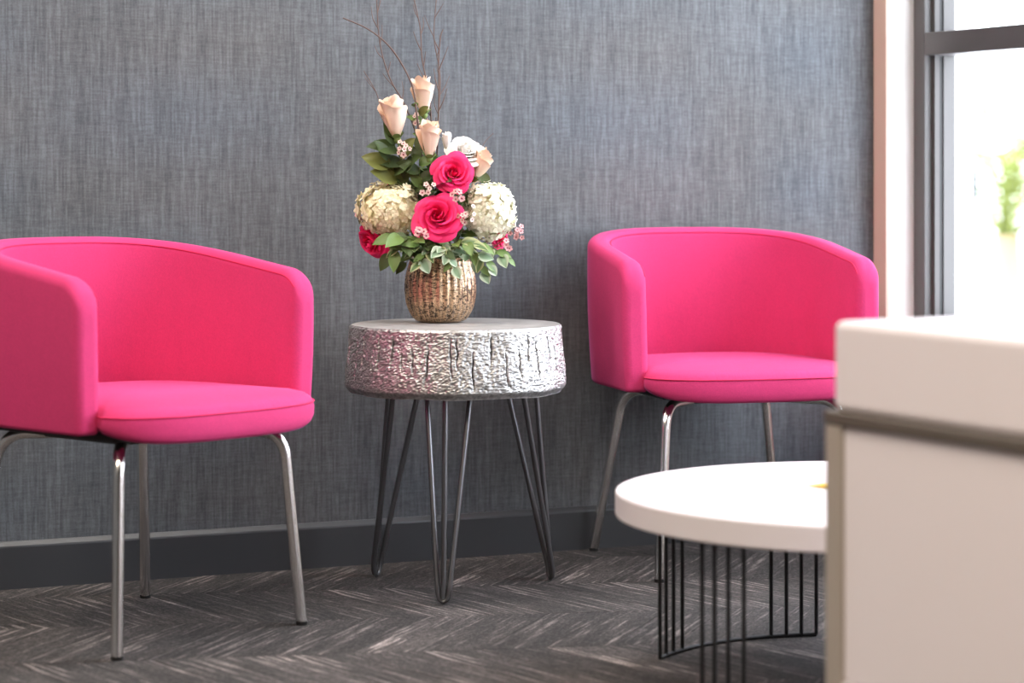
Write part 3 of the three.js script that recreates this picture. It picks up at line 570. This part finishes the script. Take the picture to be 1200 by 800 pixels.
// ---------------------------------------------------------------- round coffee table
const CT = V(0.595, 0, -4.1);
const coffee = thing('coffee_table', 'round white coffee table on a black wire drum base', 'coffee table');
coffee.position.copy(CT);
const whiteLam = mat(lin(0.71, 0.66, 0.675), 0.45), blackWire = mat(lin(0.014, 0.014, 0.015), 0.45, 0.3);
{
  const R = 0.424, y0 = 0.268, y1 = 0.310, e = 0.004, prof = [[0.0001, y0], [R - e, y0], [R - e * 0.3, y0 + e * 0.3], [R, y0 + e], [R, y1 - e], [R - e * 0.3, y1 - e * 0.3], [R - e, y1], [0.0001, y1]].map((p) => new THREE.Vector2(...p));
  mesh('table_top', new THREE.LatheGeometry(prof.flatMap((p, i) => [p, p.clone()]), 128), whiteLam, coffee);
  const r = 0.0036, BR = 0.372;
  const P = (deg, y) => { const a = deg * Math.PI / 180; return V(BR * Math.cos(a), y, -BR * Math.sin(a)); };
  for (let k = 0; k < 3; k++) {
    const a0 = 97 + 120 * k, a1 = 156.4 + 120 * k, gate = new THREE.Group(); gate.name = 'wire_gate'; coffee.add(gate);
    for (const y of [r, y0 - r]) { const pts = []; for (let i = 0; i <= 20; i++) pts.push(P(a0 + (a1 - a0) * i / 20, y)); mesh(y < 0.1 ? 'bottom_rod' : 'top_rod', tube(pts, r, 40, 8), blackWire, gate); }
    for (const a of [0, 4.3, 8.7, 13.3]) for (const q of [a0 + a, a1 - a]) mesh('wire', new THREE.TubeGeometry(new THREE.LineCurve3(P(q, r), P(q, y0 - r)), 1, r, 8), blackWire, gate);
  }
}
{
  const t = thing('pencil', 'short yellow pointed pencil lying on the white coffee table', 'pencil');
  t.position.set(0.492, 0.310, -4.135); t.rotation.y = -0.12;
  const body = new THREE.CylinderGeometry(0.0045, 0.0045, 0.12, 6); body.rotateZ(Math.PI / 2); body.translate(0.085, 0.0042, 0); mesh('barrel', body, mat(lin(0.78, 0.52, 0.06), 0.4), t);
  const tip = new THREE.CylinderGeometry(0.0045, 0.0006, 0.024, 12); tip.rotateZ(-Math.PI / 2); tip.translate(0.013, 0.0042, 0); mesh('tip', tip, mat(lin(0.80, 0.58, 0.2), 0.6), t);
}

// ---------------------------------------------------------------- white reception counter in the foreground
{
  const t = thing('reception_counter', 'white panelled counter with a metal trim strip and rounded cap', 'counter');
  t.position.set(0.420, 0, -3.3);
  const pale = mat(lin(0.77, 0.715, 0.745), 0.38), trim = mat(lin(0.20, 0.175, 0.15), 0.42, 0.6), post = mat(lin(0.44, 0.39, 0.34), 0.45, 0.25);
  t.rotation.y = Math.atan2(0.885, 0.465) * -1;                             // x axis -> (0.465, 0, 0.885), z axis -> (-0.885, 0, 0.465): the front face
  const L = 1.5, D = 0.55;
  // cap with rounded top edge and rounded corner in plan
  const s = new THREE.Shape(), R = 0.034; s.moveTo(R, 0); s.lineTo(L, 0); s.lineTo(L, D); s.lineTo(R, D); s.quadraticCurveTo(0, D, 0, D - R); s.lineTo(0, R); s.quadraticCurveTo(0, 0, R, 0);
  const cap = new THREE.ExtrudeGeometry(s, { depth: 0.119 - 0.022, bevelEnabled: true, bevelThickness: 0.011, bevelSize: 0.011, bevelOffset: -0.011, bevelSegments: 5, curveSegments: 10 });
  cap.rotateX(-Math.PI / 2); cap.translate(0.0, 0.5215 + 0.011, 0);
  mesh('cap', cap, pale, t);
  mesh('trim_strip', rbox(0, L, 0.503, 0.5215, -D - 0.004, 0.006, 0.003), trim, t);
  mesh('corner_post', rbox(0, 0.036, 0.0, 0.503, -0.02, 0.004, 0.004), post, t);
  mesh('front_panel', rbox(0.036, L, 0.168, 0.503, -0.02, -0.002, 0.002), pale, t);
  mesh('bottom_rail', rbox(0.036, L, 0.0, 0.166, -0.02, 0.002, 0.002), pale, t);
  mesh('end_panel', rbox(0.002, 0.02, 0.0, 0.503, -D, -0.02, 0.002), pale, t);
  mesh('back_panel', rbox(0.022, L, 0.0, 0.503, -D, -D + 0.018, 0.002), pale, t);
}

// ---------------------------------------------------------------- outside the window
structure(mesh('ground_outside', (() => { const g = new THREE.PlaneGeometry(120, 120, 1, 1); g.rotateX(-Math.PI / 2); g.translate(64, -0.13, -30); return g; })(), mat(lin(0.62, 0.6, 0.57), 0.95)), 'pale sunlit paving outside the window');
{
  const t = thing('palm', 'young green palm growing outside the window', 'palm'); t.position.set(2.60, -0.12, -13); t.scale.setScalar(1.25);
  const trunk = mesh('trunk', taperTube([V(0, 0, 0), V(0.01, 0.25, 0), V(0, 0.5, 0)], 0.07, 0.05, 10, 10), mat(lin(0.25, 0.18, 0.1), 0.9), t);
  const frond = (() => {
    const gs = [], spine = (k) => V(0, 0.62 * k - 0.42 * k * k, 0.55 * k);
    gs.push(taperTube([0, 0.25, 0.5, 0.75, 1].map(spine), 0.008, 0.003, 12, 5));
    for (let i = 1; i < 22; i++) for (const s of [-1, 1]) {
      const k = i / 22, p = spine(k), L = 0.26 * Math.sin(Math.PI * (0.15 + 0.8 * k));
      gs.push(grid(1, 3, (a, b) => V(p.x + s * L * b * 0.75, p.y - 0.3 * L * b * b + 0.02 * b, p.z + L * b * 0.65 + (a - 0.5) * 0.022 * (1 - b * 0.9))));
    }
    return mergeGeometries(gs);
  })();
  const fm = mat(lin(0.17, 0.20, 0.035), 0.6);
  for (let i = 0; i < 15; i++) { const f = mesh('frond', frond, fm, t); f.position.y = 0.46; f.rotation.set(0, i * 2.39996, 0); f.rotateX(-0.75 * (i % 3) * 0.5); f.scale.setScalar(rr(0.8, 1.15)); }
}
{
  const t = thing('meter_post', 'pale grey headed post standing outside by the window frame', 'post'); t.position.set(1.825, -0.12, -10);
  const p = new THREE.CylinderGeometry(0.022, 0.026, 0.86, 16); p.translate(0, 0.43, 0); mesh('pole', p, mat(lin(0.5, 0.32, 0.22), 0.8), t);
  const h = new RoundedBoxGeometry(0.105, 0.13, 0.07, 4, 0.03); h.translate(0.004, 0.9, 0); mesh('head', h, mat(lin(0.02, 0.025, 0.028), 0.6), t);
}

renderer.render(scene, camera);
